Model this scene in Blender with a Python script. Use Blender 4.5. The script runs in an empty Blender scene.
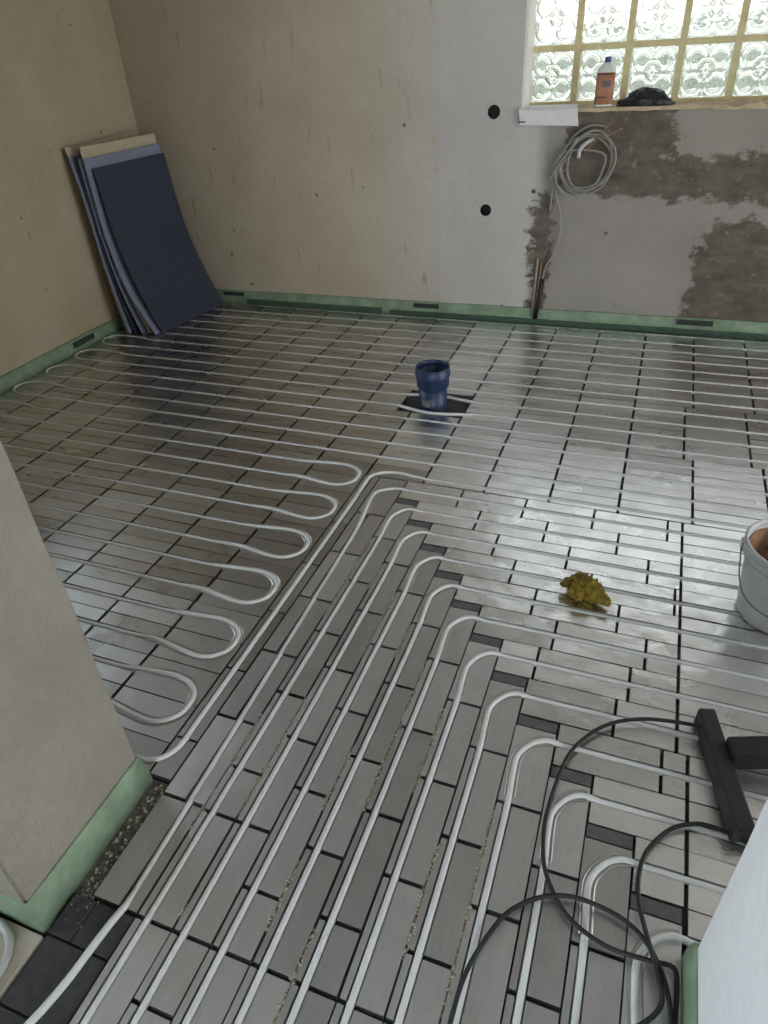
import bpy, bmesh, math, random
from mathutils import Vector, Matrix, noise

# ------------------------------------------------------------------ camera
rng = random.Random(7)
SC = bpy.context.scene
COL = SC.collection
H = 1.47
def make_camera():
    f, yaw, pitch, roll = 679.59, math.radians(-22.5186), math.radians(34.7848), math.radians(-3.6473)
    cy, sy, cp, sp = math.cos(yaw), math.sin(yaw), math.cos(pitch), math.sin(pitch)
    fwd = Vector((sy*cp, cy*cp, -sp)); right = Vector((cy, -sy, 0)); up = right.cross(fwd)
    r = math.cos(roll)*right + math.sin(roll)*up
    u = -math.sin(roll)*right + math.cos(roll)*up
    cd = bpy.data.cameras.new('camera'); cd.sensor_fit = 'HORIZONTAL'; cd.sensor_width = 36
    cd.lens = f/768*36; cd.clip_start = 0.02; cd.clip_end = 200
    ob = bpy.data.objects.new('camera', cd); COL.objects.link(ob)
    ob.matrix_world = Matrix(((r.x, u.x, -fwd.x, 0), (r.y, u.y, -fwd.y, 0), (r.z, u.z, -fwd.z, H), (0, 0, 0, 1)))
    SC.camera = ob
make_camera()

# ------------------------------------------------------------------ light and exposure
SC.view_settings.view_transform = 'Standard'
SC.view_settings.look = 'None'
SC.view_settings.gamma = 1.0
SC.view_settings.use_curve_mapping = False
SC.view_settings.exposure = 0.0
try:
    SC.cycles.use_denoising = True
    SC.cycles.max_bounces = 14
    SC.cycles.transmission_bounces = 12
    SC.cycles.sample_clamp_indirect = 6.0
except Exception:
    pass
w = bpy.data.worlds.new('overcast_sky'); SC.world = w; w.use_nodes = True
nt = w.node_tree; nt.nodes.clear()
out = nt.nodes.new('ShaderNodeOutputWorld'); bg = nt.nodes.new('ShaderNodeBackground')
tc = nt.nodes.new('ShaderNodeTexCoord'); sx = nt.nodes.new('ShaderNodeSeparateXYZ'); rp = nt.nodes.new('ShaderNodeValToRGB')
mp = nt.nodes.new('ShaderNodeMapRange'); mp.inputs[1].default_value = -1; mp.inputs[2].default_value = 1
nt.links.new(tc.outputs['Generated'], sx.inputs[0]); nt.links.new(sx.outputs['Z'], mp.inputs[0]); nt.links.new(mp.outputs[0], rp.inputs[0])
rp.color_ramp.elements[0].position = 0.5; rp.color_ramp.elements[0].color = (1.0, 1.0, 0.98, 1)
rp.color_ramp.elements[1].position = 1.0; rp.color_ramp.elements[1].color = (0.72, 0.83, 1.0, 1)
nt.links.new(rp.outputs[0], bg.inputs[0]); bg.inputs[1].default_value = 3.6
nt.links.new(bg.outputs[0], out.inputs[0])

def area(name, loc, direction, sx_, sy_, power, color):
    l = bpy.data.lights.new(name, 'AREA'); l.shape = 'RECTANGLE'; l.size = sx_; l.size_y = sy_
    l.energy = power; l.color = color
    o = bpy.data.objects.new(name, l); COL.objects.link(o)
    o.location = loc; o.rotation_euler = Vector(direction).to_track_quat('-Z', 'Y').to_euler()
    return o
# daylight at the left windows outside the frame; rear and right lamps are added fill (each lamp stands just outside its pane)
area('daylight_left_window', (-3.62, 2.15, 1.45), (1, 0, -0.05), 1.15, 1.15, 20, (0.78, 0.88, 1.0))
area('daylight_near_room_window', (-2.95, -0.75, 1.45), (1, 0, 0), 1.55, 1.55, 60, (0.84, 0.91, 1.0))
area('added_rear_fill', (0.95, -3.45, 1.5), (0, 1, 0), 1.75, 1.4, 115, (0.95, 0.97, 1.0))  # fill lamp added to brighten the back wall, behind an unseen window
area('added_right_fill', (2.55, 2.35, 1.1), (-1, 0, 0), 1.9, 2.0, 15, (1.0, 0.97, 0.92))  # fill lamp added at the unseen right doorway

# ------------------------------------------------------------------ material helpers
class NT:
    def __init__(s, name):
        s.m = bpy.data.materials.new(name); s.m.use_nodes = True
        s.t = s.m.node_tree; s.t.nodes.clear()
        s.out = s.n('ShaderNodeOutputMaterial')
        s.tc = s.n('ShaderNodeTexCoord')
    def n(s, typ, **kw):
        nd = s.t.nodes.new(typ)
        for k, v in kw.items(): setattr(nd, k, v)
        return nd
    def l(s, a, b): s.t.links.new(a, b)
    def set(s, sock, v):
        if isinstance(v, bpy.types.NodeSocket): s.l(v, sock)
        else: sock.default_value = v
    def noise(s, scale, detail=4, rough=0.55, vec=None, stretch=None, dist=0.0):
        v = vec if vec is not None else s.tc.outputs['Object']
        if stretch:
            mpn = s.n('ShaderNodeMapping'); mpn.inputs['Scale'].default_value = stretch; s.l(v, mpn.inputs[0]); v = mpn.outputs[0]
        nd = s.n('ShaderNodeTexNoise'); s.l(v, nd.inputs['Vector']); nd.inputs['Scale'].default_value = scale
        nd.inputs['Detail'].default_value = detail; nd.inputs['Roughness'].default_value = rough; nd.inputs['Distortion'].default_value = dist
        return nd.outputs[0]
    def ramp(s, fac, a, b, ca=(0, 0, 0, 1), cb=(1, 1, 1, 1)):
        r = s.n('ShaderNodeValToRGB'); e = r.color_ramp.elements
        e[0].position = a; e[0].color = ca; e[1].position = b; e[1].color = cb; s.l(fac, r.inputs[0]); return r.outputs[0]
    def math(s, op, a, b=0.0, c=None, clamp=False):
        m = s.n('ShaderNodeMath', operation=op); m.use_clamp = clamp
        s.set(m.inputs[0], a); s.set(m.inputs[1], b)
        if c is not None: s.set(m.inputs[2], c)
        return m.outputs[0]
    def mix(s, fac, a, b, typ='MIX'):
        m = s.n('ShaderNodeMix', data_type='RGBA', blend_type=typ)
        s.set(m.inputs[0], fac); s.set(m.inputs[6], a); s.set(m.inputs[7], b); return m.outputs[2]
    def bump(s, h, strength=0.3, dist=0.01):
        b = s.n('ShaderNodeBump'); b.inputs['Strength'].default_value = strength; b.inputs['Distance'].default_value = dist
        s.l(h, b.inputs['Height']); return b.outputs[0]
    def bsdf(s, color, rough=0.5, metal=0.0, normal=None, **kw):
        p = s.n('ShaderNodeBsdfPrincipled')
        s.set(p.inputs['Base Color'], color); s.set(p.inputs['Roughness'], rough); s.set(p.inputs['Metallic'], metal)
        if normal is not None: s.l(normal, p.inputs['Normal'])
        for k, v in kw.items(): s.set(p.inputs[k.replace('_', ' ')], v)
        s.l(p.outputs[0], s.out.inputs[0]); return p

def C(r, g, b):
    def f(c):
        c /= 255.0
        return c/12.92 if c <= 0.04045 else ((c+0.055)/1.055)**2.4
    return (f(r), f(g), f(b), 1)

MATS = {}
def mat_plain(key, col, rough=0.6, metal=0.0, var=0.12, scale=25, bump=0.15, bscale=80, bdist=0.002):
    n = NT(key)
    nz = n.noise(scale, 4)
    dark = tuple(c*(1-var) for c in col[:3])+(1,); light = tuple(min(1, c*(1+var)) for c in col[:3])+(1,)
    c = n.mix(n.ramp(nz, 0.35, 0.65), dark, light)
    n.bsdf(c, rough, metal, n.bump(n.noise(bscale, 3), bump, bdist) if bump else None)
    MATS[key] = n.m
    return n.m

def mat_foil(key, base, rough, rvar, bump, streak, dirt, tint=(0.33, 0.31, 0.29, 1)):
    """thin aluminium sheet: wrinkles, brushed streaks, dust, tone varying a little from sheet to sheet"""
    n = NT(key)
    geo = n.n('ShaderNodeNewGeometry'); oi = n.n('ShaderNodeObjectInfo')
    off = n.n('ShaderNodeVectorMath', operation='ADD'); n.l(geo.outputs['Position'], off.inputs[0])
    P = off.outputs[0]
    fine = n.noise(34, 4, vec=P, stretch=streak); sm = n.noise(9, 2, 0.45, vec=P); lo = n.noise(4, 2, vec=P)
    tone = n.math('MULTIPLY_ADD', oi.outputs['Random'], 0.20, 0.88)
    c = n.mix(n.math('MULTIPLY', n.ramp(fine, 0.35, 0.8), 0.40), base, tuple(x*0.74 for x in base[:3])+(1,))
    c = n.mix(n.math('MULTIPLY', n.ramp(sm, 0.42, 0.85), dirt), c, tint)
    hs = n.n('ShaderNodeHueSaturation'); n.l(tone, hs.inputs['Value']); n.l(c, hs.inputs['Color']); c = hs.outputs[0]
    r = n.math('MULTIPLY_ADD', n.ramp(sm, 0.3, 0.75), rvar, rough)
    r = n.math('ADD', r, n.math('MULTIPLY', n.math('SUBTRACT', oi.outputs['Random'], 0.5), 0.06))
    h = n.math('ADD', n.noise(13, 2, 0.4, vec=P), n.math('MULTIPLY', n.noise(40, 2, 0.5, vec=P, stretch=streak), 0.12))
    n.bsdf(c, r, 1.0, n.bump(h, bump, 0.02))
    MATS[key] = n.m

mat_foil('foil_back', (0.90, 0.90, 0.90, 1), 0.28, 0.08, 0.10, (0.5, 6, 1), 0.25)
mat_foil('foil_left', (0.60, 0.595, 0.585, 1), 0.27, 0.10, 0.09, (0.5, 6, 1), 0.35)  # darker foil tone for the columns left of the front field
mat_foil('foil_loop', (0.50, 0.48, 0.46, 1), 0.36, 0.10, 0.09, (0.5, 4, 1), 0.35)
mat_foil('foil_front', (0.66, 0.66, 0.66, 1), 0.36, 0.12, 0.14, (4, 0.6, 1), 0.25)
mat_foil('foil_cross', (0.94, 0.94, 0.94, 1), 0.26, 0.08, 0.20, (0.6, 4, 1), 0.16)
mat_plain('eps_dark', C(62, 62, 64), 0.85, var=0.25, scale=90, bump=0.4, bscale=160)
mat_plain('eps_grey', C(88, 88, 88), 0.8, var=0.2, scale=70, bump=0.3, bscale=140)
mat_plain('eps_black', C(58, 58, 60), 0.8, var=0.2, scale=60, bump=0.3, bscale=140)
mat_plain('pipe_white', C(212, 214, 213), 0.38, var=0.04, scale=12, bump=0.0)
mat_plain('pipe_grey', C(178, 180, 178), 0.4, var=0.05, scale=12, bump=0.0)
mat_plain('green_foam', C(130, 152, 127), 0.75, var=0.16, scale=14, bump=0.5, bscale=60, bdist=0.006)
mat_plain('green_dark', C(66, 88, 72), 0.8, var=0.15, scale=20, bump=0.3)
mat_plain('mark_dark', C(50, 58, 52), 0.8, var=0.1, bump=0.0)
mat_plain('crumb', C(150, 142, 128), 0.95, var=0.3, scale=120, bump=0.5)
mat_plain('dirt', C(84, 80, 72), 0.95, var=0.45, scale=60, bump=0.9, bscale=90, bdist=0.004)
mat_plain('blue_pvc', C(36, 52, 84), 0.42, var=0.10, scale=18, bump=0.05)
mat_plain('pvc_dust', C(120, 118, 112), 0.8, var=0.25, scale=40, bump=0.1)
mat_plain('foam_navy', C(57, 62, 80), 0.8, var=0.08, scale=30, bump=0.25, bscale=150)
mat_plain('foam_lavender', C(134, 141, 166), 0.8, var=0.06, scale=30, bump=0.2, bscale=150)
mat_plain('foam_cream', C(196, 184, 160), 0.85, var=0.06, scale=30, bump=0.2)
mat_plain('plastic_white', C(196, 198, 198), 0.42, var=0.05, scale=9, bump=0.03)
mat_plain('residue', C(158, 122, 94), 0.9, var=0.35, scale=22, bump=0.8, bscale=40, bdist=0.006)
mat_plain('wire_metal', C(140, 140, 140), 0.35, 0.9, var=0.1, bump=0.0)
mat_plain('rag', C(134, 114, 40), 0.92, var=0.4, scale=45, bump=0.8, bscale=120, bdist=0.004)
mat_plain('black_plastic', C(30, 30, 32), 0.55, var=0.12, scale=30, bump=0.15, bscale=200)
mat_plain('cable_black', C(27, 28, 30), 0.6, var=0.1, bump=0.0)
mat_plain('cable_grey', C(146, 144, 137), 0.55, var=0.1, bump=0.0)
mat_plain('wire_brown', C(150, 120, 84), 0.5, var=0.1, bump=0.0)
mat_plain('paper', C(222, 222, 222), 0.7, var=0.03, bump=0.05)
mat_plain('bag_black', C(30, 31, 35), 0.34, var=0.15, bump=0.3, bscale=30, bdist=0.004)
mat_plain('bottle_white', C(226, 226, 220), 0.35, var=0.03, bump=0.0)
mat_plain('label_orange', C(172, 124, 96), 0.55, var=0.12, scale=30, bump=0.0)
mat_plain('print_grey', C(112, 98, 110), 0.5, var=0.1, bump=0.0)
mat_plain('cap_blue', C(66, 80, 132), 0.4, var=0.05, bump=0.0)
mat_plain('ledge', C(188, 170, 142), 0.9, var=0.15, scale=24, bump=0.6, bscale=40, bdist=0.004)
mat_plain('joint_yellow', C(212, 201, 156), 0.7, var=0.1, scale=22, bump=0.2)
mat_plain('jamb_white', C(232, 230, 224), 0.7, var=0.04, bump=0.1)
mat_plain('pane_frame', C(225, 225, 222), 0.5, var=0.03, bump=0.0)
mat_plain('ceiling_paint', C(168, 165, 160), 0.9, var=0.05, scale=6, bump=0.1)
mat_plain('beige_board', C(176, 168, 154), 0.5, var=0.06, scale=10, bump=0.1)
mat_plain('grass', C(180, 180, 168), 0.95, var=0.3, scale=3, bump=0.3)
mat_plain('hedge', C(150, 156, 140), 0.95, var=0.45, scale=9, bump=0.8, bscale=18, bdist=0.05)
mat_plain('outer_wall', C(200, 196, 186), 0.9, var=0.08, scale=3, bump=0.1)

def mat_plaster(key, ca, cb, scale=2.2, rough=0.92, speck=0.0, bump=0.25, streak=True):
    n = NT(key)
    a = n.noise(scale, 5, 0.6); b = n.noise(38, 4)
    c = n.mix(n.ramp(a, 0.36, 0.66), ca, cb)
    c = n.mix(n.math('MULTIPLY', n.ramp(b, 0.45, 0.8), 0.18), c, tuple(x*0.6 for x in ca[:3])+(1,))
    if speck:
        st = n.ramp(n.noise(10, 3, 0.5, stretch=(1.6, 1.6, 0.55)), 0.70, 0.80)
        c = n.mix(n.math('MULTIPLY', st, speck), c, C(150, 96, 58))
        vo = n.n('ShaderNodeTexVoronoi'); n.l(n.tc.outputs['Object'], vo.inputs['Vector']); vo.inputs['Scale'].default_value = 5.5
        dots = n.ramp(vo.outputs['Distance'], 0.035, 0.05, (1, 1, 1, 1), (0, 0, 0, 1))
        c = n.mix(n.math('MULTIPLY', dots, 0.75), c, C(74, 58, 44))
    h = n.math('ADD', n.noise(22, 4), n.math('MULTIPLY', n.noise(150, 3, stretch=(1, 1, 0.35)), 0.25))
    n.bsdf(c, rough, 0.0, n.bump(h, bump, 0.01))
    MATS[key] = n.m
mat_plaster('plaster_left', C(178, 165, 140), C(188, 176, 153), speck=0.7)
mat_plaster('plaster_pier', C(138, 133, 122), C(152, 147, 136), 3.0, bump=0.6)
mat_plaster('plaster_jamb', C(226, 228, 230), C(234, 236, 238), 1.2, bump=0.08)
mat_plaster('plaster_room', C(206, 202, 194), C(216, 212, 205))

def mat_back_wall():
    """plaster: beige on the left, greyer from x = -1.22 on, with rough cement patches below the window"""
    n = NT('plaster_back')
    O = n.tc.outputs['Object']
    dn = n.n('ShaderNodeTexNoise'); n.l(O, dn.inputs['Vector']); dn.inputs['Scale'].default_value = 9; dn.inputs['Detail'].default_value = 6; dn.inputs['Roughness'].default_value = 0.62
    d1 = n.n('ShaderNodeVectorMath', operation='SUBTRACT'); n.l(dn.outputs['Color'], d1.inputs[0]); d1.inputs[1].default_value = (0.5, 0.5, 0.5)
    d2 = n.n('ShaderNodeVectorMath', operation='MULTIPLY'); n.l(d1.outputs[0], d2.inputs[0]); d2.inputs[1].default_value = (0.27, 0.0, 0.15)
    d3 = n.n('ShaderNodeVectorMath', operation='ADD'); n.l(d2.outputs[0], d3.inputs[0]); n.l(O, d3.inputs[1])
    s = n.n('ShaderNodeSeparateXYZ'); n.l(d3.outputs[0], s.inputs[0]); X, Z = s.outputs['X'], s.outputs['Z']
    s0 = n.n('ShaderNodeSeparateXYZ'); n.l(O, s0.inputs[0])
    def box(x0, x1, z0, z1, e=0.13):
        def st(v, a, sgn):
            return n.math('MULTIPLY_ADD', n.math('SUBTRACT', v, a), sgn/e, 0.5, clamp=True)
        m = n.math('MULTIPLY', st(X, x0, 1), st(X, x1, -1))
        return n.math('MULTIPLY', m, n.math('MULTIPLY', st(Z, z0, 1), st(Z, z1, -1)))
    masks = [box(-0.535, -0.03, 0.80, 1.3), box(-0.36, 2.2, 0.70, 0.905), box(-0.585, -0.30, 0.745, 0.86), box(-0.685, -0.575, -0.1, 0.735),
             box(0.225, 2.2, 0.30, 0.615), box(0.19, 2.2, -0.1, 0.40), box(-0.10, 0.02, 0.90, 1.12)]
    m = masks[0]
    for k in masks[1:]: m = n.math('MAXIMUM', m, k)
    rag_ = n.math('SUBTRACT', n.noise(17, 6, 0.68, stretch=(0.7, 1, 1.3)), 0.5)
    m = n.math('MULTIPLY_ADD', n.math('ADD', n.math('SUBTRACT', m, 0.5), n.math('MULTIPLY', rag_, 1.5)), 5.0, 0.5, clamp=True)
    a = n.noise(2.4, 5, 0.6); b = n.noise(34, 4)
    beige = n.mix(n.ramp(a, 0.36, 0.66), C(184, 172, 150), C(194, 184, 164))
    grey = n.mix(n.ramp(a, 0.36, 0.66), C(184, 182, 178), C(194, 192, 188))
    low = n.mix(n.ramp(a, 0.36, 0.66), C(146, 141, 135), C(157, 152, 146))
    t1 = n.math('MULTIPLY_ADD', n.math('ADD', s0.outputs['X'], 1.225), 60, 0.5, clamp=True)
    t0 = n.math('MULTIPLY_ADD', n.math('ADD', s0.outputs['X'], 1.6), 1.4, 0.5, clamp=True)
    base = n.mix(n.math('MULTIPLY', t0, 0.55), beige, grey)
    base = n.mix(t1, base, grey)
    t2 = n.math('MULTIPLY_ADD', n.math('ADD', s0.outputs['X'], 0.66), 14, 0.5, clamp=True)
    base = n.mix(t2, base, low)
    st = n.ramp(n.noise(11, 3, 0.5, stretch=(1.6, 1.6, 0.5)), 0.64, 0.80)
    left = n.math('SUBTRACT', 1.0, t1)
    base = n.mix(n.math('MULTIPLY', n.math('MULTIPLY', st, 0.7), left), base, C(158, 104, 66))
    vo = n.n('ShaderNodeTexVoronoi'); n.l(O, vo.inputs['Vector']); vo.inputs['Scale'].default_value = 5.0
    dots = n.ramp(vo.outputs['Distance'], 0.045, 0.062, (1, 1, 1, 1), (0, 0, 0, 1))
    base = n.mix(n.math('MULTIPLY', dots, 0.7), base, C(78, 64, 52))
    base = n.mix(n.math('MULTIPLY', n.ramp(b, 0.45, 0.8), 0.15), base, C(140, 128, 110))
    cem = n.mix(n.ramp(n.noise(7, 6, 0.65, stretch=(1, 1, 2.2)), 0.30, 0.70), C(70, 63, 55), C(116, 106, 93))
    cem = n.mix(n.ramp(n.noise(26, 4), 0.62, 0.75), cem, C(134, 124, 109))
    c = n.mix(n.math('MULTIPLY', m, 0.92), base, cem)
    h = n.math('ADD', n.math('MULTIPLY', n.noise(22, 4), 0.6), n.math('MULTIPLY', n.math('MULTIPLY', m, n.noise(18, 6, 0.7)), 2.5))
    n.bsdf(c, 0.92, 0.0, n.bump(h, 0.35, 0.012))
    MATS['plaster_back'] = n.m
mat_back_wall()

def mat_glass_block():
    n = NT('glass_block')
    O = n.tc.outputs['Object']
    h = None
    cs = [(0.052, 0.052, 0.046), (-0.052, 0.052, 0.046), (0.052, -0.052, 0.046), (-0.052, -0.052, 0.046), (0, 0, 0.030)]
    for i, (cx, cz, rr) in enumerate(cs):
        d = n.n('ShaderNodeVectorMath', operation='DISTANCE'); mpn = n.n('ShaderNodeMapping'); mpn.inputs['Scale'].default_value = (1, 0, 1)
        n.l(O, mpn.inputs[0]); n.l(mpn.outputs[0], d.inputs[0]); d.inputs[1].default_value = (cx, 0, cz)
        g = n.math('MULTIPLY_ADD', n.math('ABSOLUTE', n.math('SUBTRACT', d.outputs['Value'], rr)), -1/0.022, 1.0, clamp=True)
        g = n.math('SMOOTH_MAX', g, 0.0, 0.3)
        h = g if h is None else n.math('ADD', h, g)
    h = n.math('ADD', h, n.math('MULTIPLY', n.noise(14, 2), 0.5))
    nm = n.bump(h, 1.0, 0.012)
    gl = n.n('ShaderNodeBsdfGlass'); gl.inputs['IOR'].default_value = 1.33; gl.inputs['Roughness'].default_value = 0.04; gl.inputs['Color'].default_value = (0.85, 0.855, 0.845, 1)
    n.l(nm, gl.inputs['Normal'])
    tr = n.n('ShaderNodeBsdfTransparent'); tr.inputs['Color'].default_value = (0.72, 0.73, 0.71, 1)
    mx = n.n('ShaderNodeMixShader'); mx.inputs[0].default_value = 0.72
    n.l(tr.outputs[0], mx.inputs[1]); n.l(gl.outputs[0], mx.inputs[2]); n.l(mx.outputs[0], n.out.inputs[0])
    MATS['glass_block'] = n.m
mat_glass_block()
def mat_pane():
    n = NT('clear_pane')
    tr = n.n('ShaderNodeBsdfTransparent'); tr.inputs['Color'].default_value = (0.95, 0.97, 0.97, 1)
    gl = n.n('ShaderNodeBsdfGlossy'); gl.inputs['Roughness'].default_value = 0.02
    fr = n.n('ShaderNodeFresnel'); fr.inputs[0].default_value = 1.45
    mx = n.n('ShaderNodeMixShader'); n.l(fr.outputs[0], mx.inputs[0]); n.l(tr.outputs[0], mx.inputs[1]); n.l(gl.outputs[0], mx.inputs[2]); n.l(mx.outputs[0], n.out.inputs[0])
    MATS['clear_pane'] = n.m
mat_pane()

# ------------------------------------------------------------------ geometry helpers
class MB:
    """collects faces for ONE mesh"""
    def __init__(s): s.v = []; s.f = []
    def add(s, vs, fs):
        o = len(s.v); s.v += [tuple(p) for p in vs]; s.f += [tuple(i+o for i in f) for f in fs]; return s
    def box(s, x0, x1, y0, y1, z0, z1):
        vs = [(x, y, z) for z in (z0, z1) for y in (y0, y1) for x in (x0, x1)]
        return s.add(vs, [(0, 2, 3, 1), (4, 5, 7, 6), (0, 1, 5, 4), (2, 6, 7, 3), (0, 4, 6, 2), (1, 3, 7, 5)])
    def tube(s, path, r, seg=8, cap=True, up=Vector((0, 0, 1))):
        P = [Vector(p) for p in path]; n = len(P); rings = []
        prev = None
        for i, p in enumerate(P):
            t = (P[min(i+1, n-1)]-P[max(i-1, 0)]).normalized()
            if prev is None:
                a = up if abs(t.dot(up)) < 0.95 else Vector((1, 0, 0))
                u = t.cross(a).normalized()
            else:
                u = (prev - t*prev.dot(t)).normalized()
            prev = u; vv = u.cross(t)
            rr = r[i] if isinstance(r, (list, tuple)) else r
            rings.append([p+u*math.cos(2*math.pi*k/seg)*rr+vv*math.sin(2*math.pi*k/seg)*rr for k in range(seg)])
        vs = [q for rg in rings for q in rg]
        fs = [(i*seg+k, i*seg+(k+1) % seg, (i+1)*seg+(k+1) % seg, (i+1)*seg+k) for i in range(n-1) for k in range(seg)]
        if cap: fs += [tuple(range(seg))[::-1], tuple((n-1)*seg+k for k in range(seg))]
        return s.add(vs, fs)
    def ribbon(s, path, prof):
        """sweep an open profile [(side, height)] along a path that lies on the floor"""
        P = [Vector(p) for p in path]; n = len(P); m = len(prof); vs = []
        for i, p in enumerate(P):
            t = (P[min(i+1, n-1)]-P[max(i-1, 0)]); t.z = 0; t.normalize()
            sd = Vector((t.y, -t.x, 0))
            for a, h in prof: vs.append((p.x+sd.x*a, p.y+sd.y*a, h))
        fs = [(i*m+k, i*m+k+1, (i+1)*m+k+1, (i+1)*m+k) for i in range(n-1) for k in range(m-1)]
        return s.add(vs, fs)
    def lathe(s, prof, cx=0, cy=0, cz=0, seg=32):
        vs = [(cx+r*math.cos(2*math.pi*k/seg), cy+r*math.sin(2*math.pi*k/seg), cz+z) for r, z in prof for k in range(seg)]
        fs = [(i*seg+k, i*seg+(k+1) % seg, (i+1)*seg+(k+1) % seg, (i+1)*seg+k) for i in range(len(prof)-1) for k in range(seg)]
        return s.add(vs, fs)
    def mesh(s, name, mat, smooth=False):
        me = bpy.data.meshes.new(name); me.from_pydata(s.v, [], s.f); me.validate()
        bm = bmesh.new(); bm.from_mesh(me); bmesh.ops.recalc_face_normals(bm, faces=bm.faces); bm.to_mesh(me); bm.free()
        if mat: me.materials.append(MATS[mat])
        if smooth:
            for p in me.polygons: p.use_smooth = True
        return me
    def build(s, name, mat, parent=None, smooth=False):
        return link(name, s.mesh(name, mat, smooth), parent)
def link(name, me, parent=None):
    o = bpy.data.objects.new(name, me); COL.objects.link(o)
    if parent: o.parent = parent
    return o
def empty(name, loc=(0, 0, 0)):
    o = bpy.data.objects.new(name, None); COL.objects.link(o); o.location = loc; return o
def tag(o, label=None, cat=None, group=None, kind=None):
    if label: o['label'] = label
    if cat: o['category'] = cat
    if group: o['group'] = group
    if kind: o['kind'] = kind
    return o
def struct(o, label=None, cat=None): return tag(o, label, cat, kind='structure')
def bevel(o, wdt=0.003, seg=2):
    m = o.modifiers.new('bevel', 'BEVEL'); m.width = wdt; m.segments = seg; m.limit_method = 'ANGLE'; return o
def catmull(pts, sub=6):
    P = [Vector(p) for p in pts]; P = [P[0]*2-P[1]]+P+[P[-1]*2-P[-2]]; out_ = []
    for i in range(1, len(P)-2):
        for k in range(sub):
            t = k/sub; a, b, c, d = P[i-1], P[i], P[i+1], P[i+2]
            out_.append(0.5*((2*b)+(c-a)*t+(2*a-5*b+4*c-d)*t*t+(3*b-a-3*c+d)*t**3))
    out_.append(P[-2]); return out_
def boolean_cut(o, cutters):
    for c in cutters:
        m = o.modifiers.new('cut', 'BOOLEAN'); m.object = c; m.operation = 'DIFFERENCE'; m.solver = 'EXACT'
    bpy.context.view_layer.update()
    me = bpy.data.meshes.new_from_object(o.evaluated_get(bpy.context.evaluated_depsgraph_get()))
    o.modifiers.clear(); o.data = me
    for c in cutters: bpy.data.objects.remove(c)

# ------------------------------------------------------------------ the room
XL = -3.228                                 # left wall
def YB(x): return 4.128+0.012*x             # back wall, not quite square to the plates
CEIL = 2.62
floor = MB().box(-3.6, 2.6, -3.3, 4.5, -0.12, -0.021).build('floor', 'eps_dark')
struct(floor, 'floor of dark insulation boards covered with metal heating plates', 'floor')
o = MB().box(-3.6, 2.6, -3.3, 4.5, CEIL, CEIL+0.15).build('ceiling', 'ceiling_paint'); struct(o, 'plain pale ceiling above the room', 'ceiling')

# back wall with the window opening and two round holes
WX0, WX1, WZ0, WZ1 = -0.785, 1.252, 1.118, 2.395
vs = []
for x in (-3.6, 2.6):
    for yy in (0, 0.34):
        for z in (-0.1, CEIL): vs.append((x, YB(x)+yy, z))
bw = MB().add(vs, [(0, 1, 3, 2), (4, 6, 7, 5), (0, 4, 5, 1), (2, 3, 7, 6), (0, 2, 6, 4), (1, 5, 7, 3)]).build('wall_back', 'plaster_back')
cut1 = MB().box(WX0, WX1, 3.9, 4.8, WZ0, WZ1).build('cut_a', None)
def hole_cut(x, z, r):
    p = [(x, YB(x)-0.05, z), (x, YB(x)+0.06, z)]
    return MB().tube(p, r, 20).build('cut_h', None)
boolean_cut(bw, [cut1, hole_cut(-0.929, 1.121, 0.034), hole_cut(-0.957, 0.634, 0.032), hole_cut(-0.692, 0.735, 0.012)])
struct(bw, 'long plaster back wall with dark cement patches below the window', 'wall')
for x, z, r, nm in ((-0.929, 1.121, 0.034, 'upper'), (-0.957, 0.634, 0.032, 'lower')):
    bx = MB()
    prof = [(r*0.99, 0), (r*0.99, 0.055), (0.0005, 0.055)]
    seg = 20
    vs = [(x+a*math.cos(2*math.pi*k/seg), YB(x)+b+0.002, z+a*math.sin(2*math.pi*k/seg)) for a, b in prof for k in range(seg)]
    fs = [(i*seg+k, i*seg+(k+1) % seg, (i+1)*seg+(k+1) % seg, (i+1)*seg+k) for i in range(2) for k in range(seg)]
    hb = bx.add(vs, fs).build('socket_box', 'black_plastic')
    tag(hb, f'{nm} of the two round black socket holes in the back wall', 'socket box', 'socket boxes in the back wall')

# left wall with a window hidden from the frame by the pier
W2 = (1.55, 2.72, 0.9, 2.1)
m = MB().box(XL-0.3, XL, 0.3, W2[0], -0.1, CEIL).box(XL-0.3, XL, W2[1], 4.5, -0.1, CEIL).box(XL-0.3, XL, W2[0], W2[1], -0.1, W2[2]).box(XL-0.3, XL, W2[0], W2[1], W2[3], CEIL)
struct(m.build('wall_left', 'plaster_left'), 'beige plaster wall on the left with faint rust streaks', 'wall')
def side_window(name, x, y0, y1, z0, z1, label, sgn):
    f = MB(); t = 0.05; xa, xb = x-0.03, x+0.03
    f.box(xa, xb, y0, y1, z0, z0+t).box(xa, xb, y0, y1, z1-t, z1).box(xa, xb, y0, y0+t, z0+t, z1-t).box(xa, xb, y1-t, y1, z0+t, z1-t)
    ym = (y0+y1)/2; f.box(xa, xb, ym-0.03, ym+0.03, z0+t, z1-t)
    wo = f.build(name, 'pane_frame'); struct(wo, label, 'window')
    MB().box(x-0.004, x+0.004, y0+t, ym-0.03, z0+t, z1-t).build('window_pane', 'clear_pane', wo)
    MB().box(x-0.004, x+0.004, ym+0.03, y1-t, z0+t, z1-t).build('window_pane', 'clear_pane', wo)
side_window('window_2', XL-0.2, *W2, 'white framed window in the left wall behind the pier', 1)

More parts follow.
